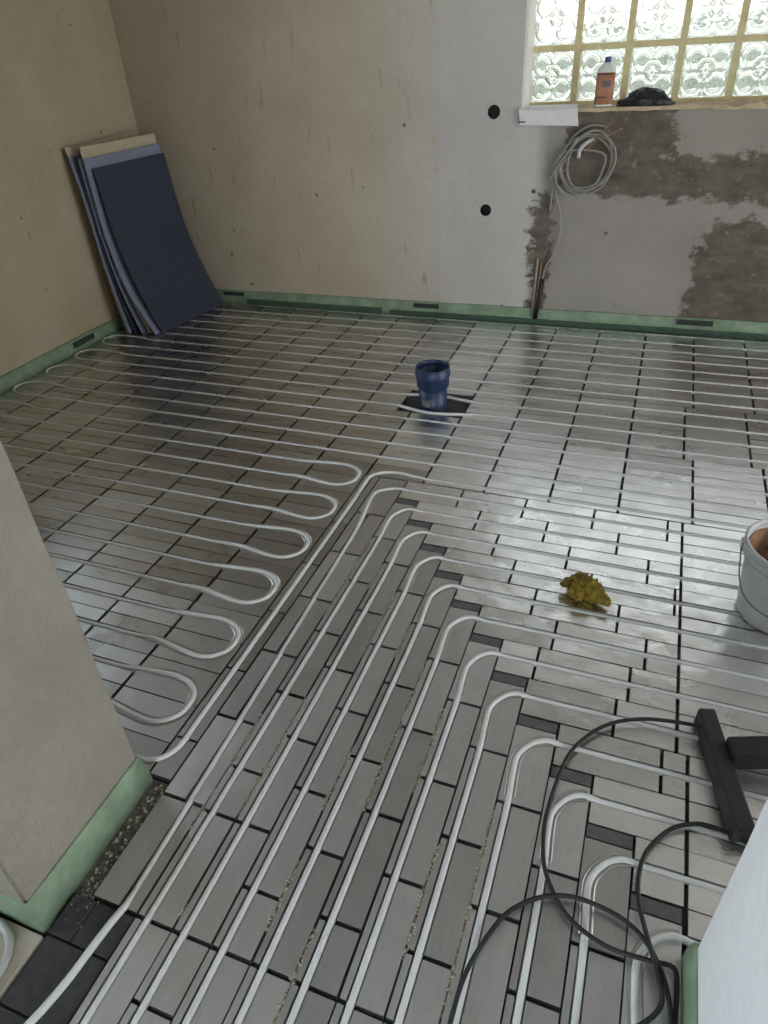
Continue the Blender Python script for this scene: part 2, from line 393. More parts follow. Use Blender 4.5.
# partition wall: pier on the left, jamb on the right of the wide opening
PX0, PX1, PY0, PY1 = -0.972, 0.272, 0.350, 0.706
def rough_wall(name, x0, x1, y0, y1, mat, amp):
    me = bpy.data.meshes.new(name); bm = bmesh.new()
    bmesh.ops.create_cube(bm, size=1)
    for v in bm.verts: v.co = Vector((x0 if v.co.x < 0 else x1, y0 if v.co.y < 0 else y1, -0.05 if v.co.z < 0 else CEIL))
    bmesh.ops.bevel(bm, geom=[e for e in bm.edges if abs(e.verts[0].co.z-e.verts[1].co.z) > 1], offset=0.006, segments=2, affect='EDGES')
    bmesh.ops.bisect_plane
    for k in range(1, 60):
        z = -0.05+(CEIL+0.05)*k/60
        bmesh.ops.bisect_plane(bm, geom=bm.verts[:]+bm.edges[:]+bm.faces[:], plane_co=(0, 0, z), plane_no=(0, 0, 1))
    for v in bm.verts:
        nz = noise.noise(Vector((v.co.x*3, v.co.y*9, v.co.z*7)))
        v.co.x += nz*amp; v.co.y += noise.noise(Vector((v.co.x*5+9, v.co.y*3, v.co.z*6)))*amp
    bm.to_mesh(me); bm.free(); me.materials.append(MATS[mat]); return link(name, me)
struct(rough_wall('wall_front_left', XL, PX0, PY0, PY1, 'plaster_pier', 0.003), 'rough grey plaster wall end standing in the left foreground', 'wall')
struct(rough_wall('wall_front_right', PX1, 2.6, PY0, PY1, 'plaster_jamb', 0.001), 'smooth pale wall end at the right edge of the opening', 'wall')

# right wall with a door opening added to let fill light in, and the near room the camera stands in
m = MB().box(2.3, 2.5, 0.3, 1.4, -0.1, CEIL).box(2.3, 2.5, 3.3, 4.5, -0.1, CEIL).box(2.3, 2.5, 1.4, 3.3, 2.1, CEIL)
struct(m.build('wall_right', 'plaster_room'), 'plaster wall with a wide doorway added for light outside the right edge of the frame', 'wall')
W3 = (-1.55, 0.05, 0.65, 2.25)
m = MB().box(-2.85, -2.6, -3.3, W3[0], -0.1, CEIL).box(-2.85, -2.6, W3[1], PY0, -0.1, CEIL).box(-2.85, -2.6, W3[0], W3[1], -0.1, W3[2]).box(-2.85, -2.6, W3[0], W3[1], W3[3], CEIL)
struct(m.build('wall_near_left', 'plaster_room'), 'plaster wall of the near room left of the viewer', 'wall')
side_window('window_3', -2.75, *W3, 'white framed window of the near room left of the viewer', 1)
struct(MB().box(-2.85, 0.05, -3.3, -3.1, -0.1, CEIL).box(1.85, 2.5, -3.3, -3.1, -0.1, CEIL).box(0.05, 1.85, -3.3, -3.1, -0.1, 0.8).box(0.05, 1.85, -3.3, -3.1, 2.2, CEIL).build('wall_near_rear', 'plaster_room'), 'plaster wall behind the viewer', 'wall')
f = MB().box(0.05, 1.85, -3.24, -3.18, 0.8, 0.85).box(0.05, 1.85, -3.24, -3.18, 2.15, 2.2).box(0.05, 0.10, -3.24, -3.18, 0.85, 2.15).box(1.80, 1.85, -3.24, -3.18, 0.85, 2.15).box(0.92, 0.98, -3.24, -3.18, 0.85, 2.15).build('window_added', 'pane_frame')  # unseen window, added so that light reaches the back wall
struct(f, 'white framed window added behind the viewer to light the back wall', 'window')
MB().box(0.10, 0.92, -3.214, -3.206, 0.85, 2.15).build('window_pane', 'clear_pane', f); MB().box(0.98, 1.80, -3.214, -3.206, 0.85, 2.15).build('window_pane', 'clear_pane', f)
struct(MB().box(2.3, 2.5, -3.1, PY0, -0.1, CEIL).build('wall_near_right', 'plaster_room'), 'plaster wall of the near room right of the viewer', 'wall')

# glass block window
win = MB()
JX = [-0.7935+0.2505*k for k in range(9)]; JZ = [1.133+0.25*k for k in range(6)]
GY = 4.275
for x in JX: win.box(x-0.016, x+0.016, GY+0.004, GY+0.076, JZ[0]-0.018, JZ[-1]+0.018)
for i in range(8):
    for z in JZ: win.box(JX[i]+0.016, JX[i+1]-0.016, GY+0.006, GY+0.074, z-0.014, z+0.014)
wo = win.build('window_1', 'joint_yellow'); struct(wo, 'glass block window with yellowish joints high in the back wall', 'window')
blk = None
def block_mesh():
    bm = bmesh.new(); bmesh.ops.create_cube(bm, size=1)
    bmesh.ops.scale(bm, vec=(0.2175, 0.06, 0.2205), verts=bm.verts)
    bmesh.ops.bevel(bm, geom=bm.edges[:], offset=0.009, segments=2, affect='EDGES')
    me = bpy.data.meshes.new('glass_block'); bm.to_mesh(me); bm.free(); me.materials.append(MATS['glass_block'])
    return me
gm = block_mesh()
for j in range(5):
    for i in range(8):
        b = link('glass_block', gm, wo); b.location = ((JX[i]+JX[i+1])/2, GY+0.04, (JZ[j]+JZ[j+1])/2)
# reveal lining left of the window, and the rough ledge
o = MB().box(WX0-0.004, WX0+0.014, YB(-.78)+0.004, 4.30, WZ0, WZ1).build('trim_1', 'jamb_white'); struct(o, 'narrow white reveal lining left of the glass blocks', 'trim')
def ledge():
    bm = bmesh.new(); bmesh.ops.create_grid(bm, x_segments=90, y_segments=8, size=0.5)
    for v in bm.verts:
        x = WX0-0.01+(v.co.x+0.5)*(WX1-WX0+0.02); t = v.co.y+0.5
        yf = YB(x)-0.010+0.010*noise.noise(Vector((x*9, 0, 3)))
        rough_r = 0.012*max(0, min(1, (x-0.13)/0.1))
        z = 1.128+0.004*noise.noise(Vector((x*12, t*6, 0)))+rough_r*noise.noise(Vector((x*16, t*9, 5)))*2
        if v.co.y < -0.49: z = 1.119+0.006*noise.noise(Vector((x*14, 2, 0)))-rough_r*0.6
        yy = yf+(4.31-yf)*max(0, (t-0.12))/0.88
        if 0.1 < t < 0.3: z -= rough_r*(0.5+noise.noise(Vector((x*22, 7, 1))))
        v.co = Vector((x, yy, z))
    r = bmesh.ops.extrude_face_region(bm, geom=bm.faces[:])
    for g in r['geom']:
        if isinstance(g, bmesh.types.BMVert): g.co.z -= 0.008
    bmesh.ops.recalc_face_normals(bm, faces=bm.faces)
    me = bpy.data.meshes.new('trim_2'); bm.to_mesh(me); bm.free(); me.materials.append(MATS['ledge'])
    return link('trim_2', me)
struct(ledge(), 'rough crumbling sand coloured window ledge', 'trim')

# outside: lawn, hedge and a pale garden wall seen through the glass blocks
struct(MB().box(-12, 12, 4.7, 20, -0.4, -0.3).build('lawn', 'grass'), 'lawn outside behind the glass blocks', 'lawn')
def hedge():
    bm = bmesh.new(); bmesh.ops.create_grid(bm, x_segments=70, y_segments=16, size=0.5)
    for v in bm.verts:
        x = -9+(v.co.x+0.5)*18; a = (v.co.y+0.5)*math.pi
        nz = noise.fractal(Vector((x*1.4, a*1.5, 0)), 1.0, 2.0, 4)
        r = 0.9+0.25*nz
        v.co = Vector((x, 11.0-math.cos(a)*r*0.9, -0.3+math.sin(a)*(1.7+0.5*nz)))
    me = bpy.data.meshes.new('hedge'); bm.to_mesh(me); bm.free(); me.materials.append(MATS['hedge'])
    for p in me.polygons: p.use_smooth = True
    return link('hedge', me)
tag(hedge(), 'green hedge outside blurred behind the glass blocks', 'hedge')

# ------------------------------------------------------------------ edge strips (green foam) along the walls
def strip(name, path, h, th, label, inside=1, wob=0.006):
    """foam strip that follows a floor path; thickness towards `inside` (left of the path = +1)"""
    P = []
    for a, b in zip(path[:-1], path[1:]):
        A, B = Vector(a), Vector(b); n = max(2, int((B-A).length/0.05))
        for k in range(n): P.append(A+(B-A)*k/n)
    P.append(Vector(path[-1])); n = len(P); vs = []; prof_n = 5
    for i, p in enumerate(P):
        t0 = (P[i]-P[i-1]).normalized() if i > 0 else (P[1]-P[0]).normalized()
        t1 = (P[i+1]-P[i]).normalized() if i < n-1 else t0
        n0 = Vector((-t0.y, t0.x)); n1 = Vector((-t1.y, t1.x)); nn = (n0+n1).normalized(); nn = nn/max(0.5, nn.dot(n0))
        wv = noise.noise(Vector((p.x*5, p.y*5, 1.7)))*wob; hv = noise.noise(Vector((p.x*4, p.y*4, 8)))*wob*0.8
        for s_, z in ((0.0, -0.02), (th+0.004+wv*0.5, -0.02), (th+0.003+wv, h*0.45), (th*0.7+wv, h-0.004+hv), (0.0, h+hv)):
            q = p+nn*inside*s_; vs.append((q.x, q.y, z))
    fs = [(i*5+k, i*5+(k+1) % 5, (i+1)*5+(k+1) % 5, (i+1)*5+k) for i in range(n-1) for k in range(5)]
    fs += [(0, 1, 2, 3, 4), tuple((n-1)*5+k for k in (4, 3, 2, 1, 0))]
    o = MB().add(vs, fs).build(name, 'green_foam', smooth=True); struct(o, label, 'edge strip'); return o
sb = strip('baseboard_back', [(2.29, YB(2.29)), (XL, YB(XL))], 0.088, 0.012, 'green foam edge strip along the foot of the back wall', 1)
sl = strip('baseboard_left', [(XL, YB(XL)), (XL, PY1)], 0.078, 0.012, 'green foam edge strip along the foot of the left wall', 1)
sp = strip('baseboard_front_left', [(PX0-0.5, PY1), (PX0, PY1), (PX0, PY0), (PX0-1.2, PY0)], 0.092, 0.006, 'green foam edge strip wrapped round the foot of the grey pier', 1, 0.003)
sr = strip('baseboard_front_right', [(1.2, PY0), (PX1, PY0), (PX1, PY1), (2.29, PY1)], 0.085, 0.008, 'green foam edge strip at the foot of the pale right wall end', 1, 0.003)
# dark green lower band of the back strip and printed marks
for x0, x1, z0, z1, mt, nm in ((-2.80, -2.64, 0.055, 0.078, 'mark_dark', 'printed_mark'), (-1.40, -1.235, 0.052, 0.078, 'mark_dark', 'printed_mark'), (0.17, 0.36, 0.050, 0.078, 'mark_dark', 'printed_mark'),
                               (-2.62, -1.62, -0.004, 0.034, 'green_dark', 'lower_band'), (-1.56, 2.2, -0.004, 0.026, 'green_dark', 'lower_band')):
    vs = []
    for x in (x0, x1):
        for d in (0.016, 0.024):
            for z in (z0, z1): vs.append((x, YB(x)-d, z))
    MB().add(vs, [(0, 1, 3, 2), (4, 6, 7, 5), (0, 4, 5, 1), (2, 3, 7, 6), (0, 2, 6, 4), (1, 5, 7, 3)]).build(nm, mt, sb)
MB().box(XL+0.014, XL+0.022, 3.02, 3.20, 0.030, 0.062).build('printed_mark', 'mark_dark', sl)

# ------------------------------------------------------------------ metal heating plates
PM = {}
GR = 0.0105
def plate_mesh(L, W, g, mat, thin=None):
    """sheet plate, length L along x, width W along y, pressed pipe groove at y = g (None: flat)"""
    key = (round(L, 3), round(W, 3), None if g is None else round(g, 3), mat)
    if key in PM: return PM[key]
    if g is None: prof = [(-W/2, 0), (W/2, 0)]
    else: prof = [(-W/2, 0), (g-GR, 0), (g-GR+0.001, -0.011), (g-0.005, -0.0165), (g+0.005, -0.0165), (g+GR-0.001, -0.011), (g+GR, 0), (W/2, 0)]
    pr = [(-W/2, -0.0205)]+prof+[(W/2, -0.0205)]
    mb = MB(); n = len(pr)
    vs = [(x, y, z) for x in (-L/2, L/2) for y, z in pr]
    fs = [(i, n+i, n+i+1, i+1) for i in range(n-1)]
    # end skirts, with the groove left open
    vs2 = []
    for x in (-L/2, L/2):
        seqs = [pr] if g is None else [[p for p in pr if p[0] <= g-GR+1e-6], [p for p in pr if p[0] >= g+GR-1e-6]]
        for sq in seqs:
            a = sq[1] if sq[0][1] < -0.02 else sq[0]; b = sq[-2] if sq[-1][1] < -0.02 else sq[-1]
            o_ = len(vs)+len(vs2); vs2 += [(x, a[0], 0), (x, b[0], 0), (x, b[0], -0.0205), (x, a[0], -0.0205)]
            fs.append((o_, o_+1, o_+2, o_+3))
    mb.add(vs+vs2, fs)
    PM[key] = mb.mesh('heat_plate', mat); return PM[key]
def plate(name, x0, x1, y0, y1, groove, axis, mat, gap=(0.0052, 0.0018), tilt=0.005, parent=None):
    """axis 'x': groove runs along x at y = groove; axis 'y': along y at x = groove; groove None: flat"""
    gx, gy = gap
    x0 += gx; x1 -= gx; y0 += gy; y1 -= gy
    cx, cy = (x0+x1)/2, (y0+y1)/2
    if axis == 'x': me = plate_mesh(x1-x0, y1-y0, None if groove is None else groove-cy, mat); rz = 0
    else: me = plate_mesh(y1-y0, x1-x0, None if groove is None else -(groove-cx), mat); rz = math.pi/2
    o = link(name, me, parent or floor)
    o.location = (cx, cy, rng.uniform(-0.0008, 0.0008)); o.rotation_euler = (rng.gauss(0, tilt), rng.gauss(0, tilt*0.6), rz+rng.gauss(0, 0.002))
    return o
RP = 0.1223
def row(j): return 2.222+RP*j
STUFF = []          # plates never seen in the frame, joined into one part
STUFF_MAT = {'left': MB(), 'right': MB()}
def stuff_plate(x0, x1, y0, y1, groove, axis, gap=(0.004, 0.0012)): STUFF.append((x0, x1, y0, y1, groove, axis, gap))
XB = [-3.208, -2.972, -2.722, -2.472, -2.222, -1.972, -1.722, -1.476, -1.226, -0.976, -0.731, -0.485, -0.234, 0.018, 0.273, 0.529, 0.785]
BX, BY = -0.905, 2.897               # blue pipe stub
def behind_pier(x, y):
    return y > PY1 and x*PY1/y < PX0-0.01
for j in range(-12, 16):
    y0, y1 = row(j)-RP/2, row(j)+RP/2
    if j == 15: y1 = min(y1, 4.052)
    xb = list(XB)
    if 4 <= j <= 7: xb = XB[:14]+[0.238, 0.490, 0.742]
    for i in range(len(xb)-1):
        xa, xc = xb[i], xb[i+1]
        if xa >= -0.98 and j < 0: continue           # front field lies here
        if i == 9 and j == 0: continue               # brown cover plate with the feed bend
        if j in (5, 6) and i == 9: continue          # recess round the blue pipe
        if j in (5, 6) and i == 8: xc = -1.048
        g = row(j); mt = 'foil_left' if i <= 8 else 'foil_back'
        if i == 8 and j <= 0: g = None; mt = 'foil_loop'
        yy0, yy1 = y0, y1
        if i == 0: g = None
        if i >= 10 and j == 0: yy0 = 2.190
        if j == 8 and i >= 12: yy0 += 0.0035
        if j == -12: yy0 = 0.722; g = None
        if i == 0: xa = -3.208
        hidden = behind_pier(xc, y0) and behind_pier(xc, y1)
        if hidden: stuff_plate(xa, xc, yy0, yy1, g, 'x')
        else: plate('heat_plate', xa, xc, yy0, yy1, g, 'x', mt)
for j in range(0, 16):                                # right of the frame
    for xa in (0.785, 1.037, 1.289, 1.541, 1.793, 2.045):
        stuff_plate(xa, xa+0.252, max(row(j)-RP/2, 2.19), min(row(j)+RP/2, 4.052), row(j), 'x')
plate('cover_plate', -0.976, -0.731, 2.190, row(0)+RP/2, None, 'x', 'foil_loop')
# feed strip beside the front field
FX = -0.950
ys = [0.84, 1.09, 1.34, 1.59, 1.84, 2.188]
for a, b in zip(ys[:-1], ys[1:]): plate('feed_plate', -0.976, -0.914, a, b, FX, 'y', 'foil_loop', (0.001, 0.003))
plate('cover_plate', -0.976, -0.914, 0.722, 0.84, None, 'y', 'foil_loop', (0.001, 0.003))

# front field, cross rows
FROW = [2.125-0.125*k for k in range(12)]
CB = [-0.912, -0.795, -0.706, -0.614, -0.522, -0.431, -0.337, -0.243, -0.146, -0.042, 0.057, 0.159, 0.261]
RS = {0: [-0.56, -0.312, -0.061, 0.192], 1: [-0.461, -0.213, 0.034], 2: [-0.365, -0.117, 0.139], 3: [-0.279, -0.030, 0.224], 4: [-0.186, 0.067], 5: [-0.103, 0.152],
      6: [-0.134, 0.117], 7: [0.090], 8: [0.208], 9: [], 10: [], 11: []}
for k in range(12):
    yc = FROW[k]; y0, y1 = yc-0.0625, yc+0.0625
    big = 0.240 if k <= 7 else 0.266
    xs = [CB[k+1]]+RS[k]+([big] if CB[k+1] < big-0.03 else [])
    if k == 11: y0 = 0.722
    for a, b in zip(xs[:-1], xs[1:]): plate('cross_plate', a, b, y0, y1, yc, 'x', 'foil_cross', (0.0042, 0.0018), 0.006)
    step = {0: 0.255, 1: 0.245, 2: 0.25}[k % 3] if k > 3 else 0.25
    xr = [xs[-1] if k < 11 else 0.266, 0.492, 0.744]
    if k <= 3: xr = [0.240, 0.50, 0.75]
    if k == 3: y0 += 0.004
    for a, b in zip(xr[:-1], xr[1:]):
        if b < 0.76 and (k < 9 or a < 0.3): plate('cross_plate', a, b, y0, y1, yc, 'x', 'foil_cross', (0.005 if a < 0.3 else 0.002, 0.0014), 0.004)
        else: stuff_plate(a, b, y0, y1, yc, 'x')
    for xa in (0.75, 1.0, 1.25, 1.5, 1.75, 2.0): stuff_plate(xa, xa+0.25, y0, y1, yc, 'x')

# front field, columns towards the camera
def pipe0(y): return -0.868+max(0.0, 1.70-y)*0.031
PXC = [-0.866]+[CB[i]+0.026 for i in range(1, 12)]      # pipe position in each column
def skew(y): return 0.0
for i in range(12):
    xa, xb_ = CB[i], CB[i+1]
    s0 = 1.928 if i == 0 else 1.675-0.125*(i-2)
    top = 2.188 if i == 0 else FROW[i]+0.0625-0.034
    plate('corner_plate', xa, xb_, s0, top, None, 'y', 'foil_front', (0.0016, 0.0035), 0.003)
    if i > 0:
        fp = MB().box(xa+0.003, xb_-0.002, top+0.002, FROW[i]+0.0625-0.002, -0.0205, -0.003).build('filler_block', 'eps_grey', floor)
    seams = [s0]; y = s0
    while y-0.248 > 0.50: y -= 0.248; seams.append(y)
    if i in (1,): seams = [q for q in seams if q > 0.75]+[0.683]
    seams.append(0.432); 
    for a, b in zip(seams[:-1], seams[1:]): plate('column_plate', xa, xb_, b, a, pipe0((a+b)/2) if i == 0 else PXC[i], 'y', 'foil_front', (0.0030 if i < 7 else 0.0020, 0.0046), 0.004)
    ylow = [0.432, 0.432-(0.25 if i % 2 else 0.13)]
    while ylow[-1] > -1.3: ylow.append(ylow[-1]-0.25)
    for q, (a, b) in enumerate(zip(ylow[:-1], ylow[1:])):
        if i == 0: continue
        if q < 1: plate('column_plate', xa, xb_, b, a, PXC[i], 'y', 'foil_front', (0.0018, 0.0042), 0.003)
        else: stuff_plate(xa, xb_, b, a, PXC[i], 'y', (0.0018, 0.0042))
# black insulation tiles in the doorway, beside the pier
for x0, x1, y0, y1, z in ((-0.953, -0.896, 0.345, 0.429, -0.004), (-0.894, -0.800, 0.345, 0.429, -0.004), (-0.948, -0.858, 0.215, 0.341, -0.003), (-0.856, -0.800, 0.08, 0.341, -0.005), (-0.948, -0.858, 0.0, 0.211, -0.004),
                          (-0.948, -0.800, -0.5, -0.002, -0.004)):
    bevel(MB().box(x0, x1, y0, y1, -0.0205, z).build('insulation_tile', 'eps_black', floor), 0.002, 1)
# pale boards of the near room left of the opening
for x0, x1, y0, y1 in ((-1.45, -0.956, 0.09, 0.335), (-1.45, -0.956, -0.16, 0.088), (-1.95, -1.452, 0.09, 0.335), (-1.95, -1.452, -0.16, 0.088), (-1.45, -0.956, -0.41, -0.162)):
    bevel(MB().box(x0, x1, y0, y1, -0.0205, -0.001).build('pale_board', 'beige_board', floor), 0.0015, 1)
MB().box(-0.963, -0.913, 0.432, 0.718, -0.0208, -0.012).build('dirt_strip', 'dirt', floor)
nb = MB()
for a in range(8):
    for b in range(8): nb.box(0.285+0.25*a, 0.533+0.25*a, 0.085-0.25*b, 0.333-0.25*b, -0.0205, -0.001)
for a in range(6):
    for b in range(5): nb.box(-1.204-0.25*a, -0.958-0.25*a, -0.66-0.25*b, -0.412-0.25*b, -0.0205, -0.001)
nb.build('near_boards', 'beige_board', floor)['kind'] = 'stuff'
# recess round the blue pipe
MB().box(-1.046, -0.735, row(5)-RP/2+0.004, row(6)+RP/2-0.004, -0.0208, -0.0150).build('recess_base', 'eps_dark', floor)
# everything outside the frame as one part
for x0, x1, y0, y1, g, ax, (gx, gy) in STUFF:
    x0 += gx; x1 -= gx; y0 += gy; y1 -= gy
    cx, cy = (x0+x1)/2, (y0+y1)/2
    if ax == 'x': me = plate_mesh(x1-x0, y1-y0, None if g is None else g-cy, 'foil_back'); tr = lambda p: (p[0]+cx, p[1]+cy, p[2])
    else: me = plate_mesh(y1-y0, x1-x0, None if g is None else -(g-cx), 'foil_back'); tr = lambda p: (-p[1]+cx, p[0]+cy, p[2])
    STUFF_MAT['left' if x1 < -0.97 else 'right'].add([tr(v.co) for v in me.vertices], [tuple(p.vertices) for p in me.polygons])
STUFF_MAT['left'].build('plate_field', 'foil_left', floor)['kind'] = 'stuff'
STUFF_MAT['right'].build('plate_field', 'foil_front', floor)['kind'] = 'stuff'

# ------------------------------------------------------------------ heating pipes
PR = 0.0079; ZG = -0.0062; ZT = -0.0015
def line(a, b, step=0.12):
    A, B = Vector(a), Vector(b); n = max(1, int((B-A).length/step)); return [A+(B-A)*k/n for k in range(n+1)]
LIPS = [(-0.0150, 0.0004), (-0.0122, 0.0016), (-0.0104, 0.0006), (0.0104, 0.0006), (0.0122, 0.0016), (0.0150, 0.0004)]
def right_loop(j):
    """bulb joining row j (upper) and row j-1 at the right end"""
    u, l = row(j), row(j-1); c = (u+l)/2
    pts = [(-1.235, u+0.003), (-1.142, u+0.014), (-1.088, u+0.016), (-1.039, u+0.002), (-1.007, u-0.032), (-1.005, l+0.036), (-1.028, l+0.002), (-1.066, l-0.018), (-1.122, l-0.017), (-1.226, l-0.001), (-1.28, l)]
    return [(x, y, ZT) for x, y in pts]
def left_loop(j):
    """bulb joining row j (lower) and row j+1 at the left wall"""
    l, u = row(j), row(j+1)
    pts = [(-2.93, l-0.004), (-3.06, l-0.014), (-3.14, l-0.002), (-3.188, l+0.036), (-3.194, u-0.034), (-3.15, u+0.010), (-3.06, u+0.020), (-2.93, u+0.008)]
    return [(x, y, ZT if j <= 8 else -0.0040) for x, y in pts]
def detour(j, x0, x1):
    """row j between two x, swinging round the blue stub on rows 5 and 6"""
    y = row(j)
    if j == 5: mid = [(-1.13, y, ZG), (-1.06, y-0.004, ZT), (-0.995, y-0.026, 0.0), (-0.915, y-0.045, 0.0), (-0.83, y-0.043, 0.0), (-0.74, y-0.022, ZT), (-0.66, y, ZG)]
    elif j == 6: mid = [(-1.13, y, ZG), (-1.05, y+0.004, ZT), (-0.97, y+0.018, 0.0), (-0.905, y+0.024, 0.0), (-0.84, y+0.018, 0.0), (-0.76, y+0.004, ZT), (-0.66, y, ZG)]
    else: return line((x0, y, ZG), (x1, y, ZG), 0.3)
    a = line((x0, y, ZG), (-1.2 if x0 < x1 else -0.6, y, ZG), 0.3); b = line((-0.6 if x0 < x1 else -1.2, y, ZG), (x1, y, ZG), 0.3)
    mid = catmull(mid if x0 < x1 else mid[::-1], 4)
    return a+mid+b
XR = 2.12
serp = []
def add(path):
    for p in path:
        p = Vector(p)
        if not serp or (serp[-1]-p).length > 1e-4: serp.append(p)
# from the far right corner: row 15 to the left, loop, back to the right ...; below row 0 the runs turn at the feed strip
add(line((XR, row(15), ZG), (-2.9, row(15), ZG), 0.3))
j = 15
order = []
def loop_left_down(j):   # from row j to row j-1
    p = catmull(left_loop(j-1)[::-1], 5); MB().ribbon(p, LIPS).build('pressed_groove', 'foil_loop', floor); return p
def loop_right_far(j):
    u, l = row(j), row(j-1); c = (u+l)/2; r = (u-l)/2
    return [(XR+r*math.sin(a), c+r*math.cos(a), ZG) for a in [math.pi*k/10 for k in range(11)]]
j = 15
while j > 1:
    add(loop_left_down(j)); j -= 1                       # at the left wall, odd -> even
    add(detour(j, -2.9, XR))
    add(loop_right_far(j)); j -= 1
    add(detour(j, XR, -2.9))
add(loop_left_down(j)); j -= 1                           # j = 0 now
while j > -11:
    add(line((-2.9, row(j), ZG), (-1.30, row(j), ZG), 0.3))
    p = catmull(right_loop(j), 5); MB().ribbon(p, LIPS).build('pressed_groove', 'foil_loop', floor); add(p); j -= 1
    add(line((-1.33, row(j), ZG), (-2.9, row(j), ZG), 0.3))
    if j > -11: add(loop_left_down(j)); j -= 1
spipe = MB().tube(serp, PR, 8).build('heating_pipe', 'pipe_white', smooth=True)
tag(spipe, 'long white heating pipe winding back and forth over the rear of the floor', 'pipe')
# feed pipe: from behind the pier, up beside the front field, then right along the first row
fp = catmull([(-1.40, 0.748, ZT), (-1.20, 0.748, ZT), (-1.041, 0.750, ZT), (-0.995, 0.758, ZT), (-0.965, 0.782, ZT), (-0.950, 0.820, ZT), (FX, 0.88, ZG+0.003), (FX, 1.0, ZG+0.003)], 5)
fp += line((FX, 1.1, ZG+0.003), (FX-0.004, 2.02, ZG+0.003), 0.2)
fp += catmull([(FX-0.006, 2.06, ZG+0.003), (FX-0.008, 2.13, ZT), (FX-0.002, 2.185, ZT), (-0.912, 2.222, ZT), (-0.847, 2.236, ZT), (-0.79, 2.228, ZT), (-0.72, row(0)+0.001, ZG+0.002), (-0.60, row(0), ZG)], 5)
fp += line((-0.5, row(0), ZG), (XR, row(0), ZG), 0.3)
o = MB().tube(fp, PR, 8).build('heating_pipe', 'pipe_white', smooth=True)
tag(o, 'white feed pipe running straight along the left edge of the brick-like front plates', 'pipe')
# the bends of the front field
ORD = ['outermost', 'second', 'third', 'fourth', 'fifth', 'sixth', 'seventh', 'eighth', 'ninth', 'tenth', 'eleventh', 'innermost']
for i in range(12):
    yr = FROW[i]; xv = PXC[i]; xt = CB[i+1]
    r = 0.072
    P = line((XR, yr, ZG), (xt+0.04, yr, ZG), 0.4)
    if i == 0: ctrl = [(xt+0.02, yr, ZG), (xt-0.006, yr-0.0, ZT-0.002), (xt-0.045, yr-0.012, ZT), (xv-0.022, yr-0.05, ZT), (xv-0.026, yr-0.11, ZT), (xv-0.014, yr-0.20, ZT), (xv-0.004, yr-0.30, ZG)]
    else:
        w_ = xt-xv
        ctrl = [(xt+0.02, yr, ZG), (xt-0.002, yr+0.001, ZT-0.001), (xt-w_*0.36, yr-0.003, ZT), (xt-w_*0.74, yr-0.024, ZT), (xv-0.004, yr-0.066, ZT), (xv-0.005, yr-0.12, ZT), (xv-0.001, yr-0.18, ZT-0.001), (xv, yr-0.26, ZG)]
    cv = catmull(ctrl, 6)
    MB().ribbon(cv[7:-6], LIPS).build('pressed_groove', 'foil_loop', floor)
    P += cv
    yend = ctrl[-1][1]
    if i == 0:
        P += line((pipe0(yend-0.05), yend-0.05, ZG), (pipe0(0.47), 0.47, ZG), 0.2)
        P += catmull([(pipe0(0.44), 0.44, 0.0), (-0.830, 0.40, 0.010), (-0.833, 0.34, 0.016), (-0.838, 0.27, 0.020), (-0.856, 0.19, 0.022), (-0.90, 0.08, 0.02), (-0.98, -0.05, 0.012), (-1.10, -0.16, 0.008), (-1.3, -0.22, 0.008)], 5)
    else:
        P += line((xv, yend-0.05, ZG), (xv, -1.3, ZG), 0.25)
    Q = []
    for p in P:
        p = Vector(p)
        if not Q or (p-Q[-1]).length > 1e-4: Q.append(p)
    o = MB().tube(Q, PR, 8).build('heating_pipe', 'pipe_white', smooth=True)
    lab = ('outermost of the twelve bent white pipes, leaving the front plates over black tiles' if i == 0 else
           'innermost bent white pipe, turning right beside the pale wall end' if i == 11 else
           f'white pipe with a right-angle bend, {ORD[i]} of twelve counted from the left')
    tag(o, lab, 'pipe', 'bent pipes of the front field')
# loop end of the near room
a = [(-1.06+0.078*math.sin(t), 0.245+0.078*math.cos(t), 0.007) for t in [math.pi*k/14 for k in range(15)]]
P = [(-1.9, 0.323, 0.007), (-1.4, 0.323, 0.007)]+a+[(-1.4, 0.167, 0.007), (-1.9, 0.167, 0.007)]
o = MB().tube([Vector(p) for p in P], 0.009, 8).build('heating_pipe', 'pipe_grey', smooth=True)
tag(o, 'grey pipe loop on the pale board at the lower left corner', 'pipe')

# crumbs of mortar in the joints of the front field
cm = MB()
def crumb(x, y, s, z=-0.004):
    q = [Vector((rng.uniform(-1, 1), rng.uniform(-1, 1), rng.uniform(-0.4, 0.6)))*s for _ in range(6)]
    base = [Vector((1, 0, 0)), Vector((0, 1, 0)), Vector((-1, 0, 0)), Vector((0, -1, 0)), Vector((0, 0, 0.8)), Vector((0, 0, -0.8))]
    V_ = [Vector((x, y, z))+b*s*rng.uniform(0.6, 1.2) for b in base]
    cm.add(V_, [(0, 1, 4), (1, 2, 4), (2, 3, 4), (3, 0, 4), (1, 0, 5), (2, 1, 5), (3, 2, 5), (0, 3, 5)])
for i in range(1, 10):
    x = CB[i]; top = FROW[i]-0.22
    y = top
    while y > 0.3:
        dens = noise.noise(Vector((i*3.1, y*4.2, 0.5)))
        if dens > (-0.05 if i < 6 else 0.12):
            for _ in range(8): crumb(x+rng.gauss(0, 0.0028), y+rng.uniform(-0.01, 0.01), rng.uniform(0.0022, 0.0058), rng.uniform(-0.006, 0.0005))
        y -= 0.012
for _ in range(110): crumb(rng.uniform(-0.952, -0.914), rng.uniform(0.43, 0.715), rng.uniform(0.002, 0.007), -0.0125)
for _ in range(18): crumb(rng.uniform(-0.95, -0.89), rng.uniform(0.36, 0.43), rng.uniform(0.001, 0.003), -0.0035)
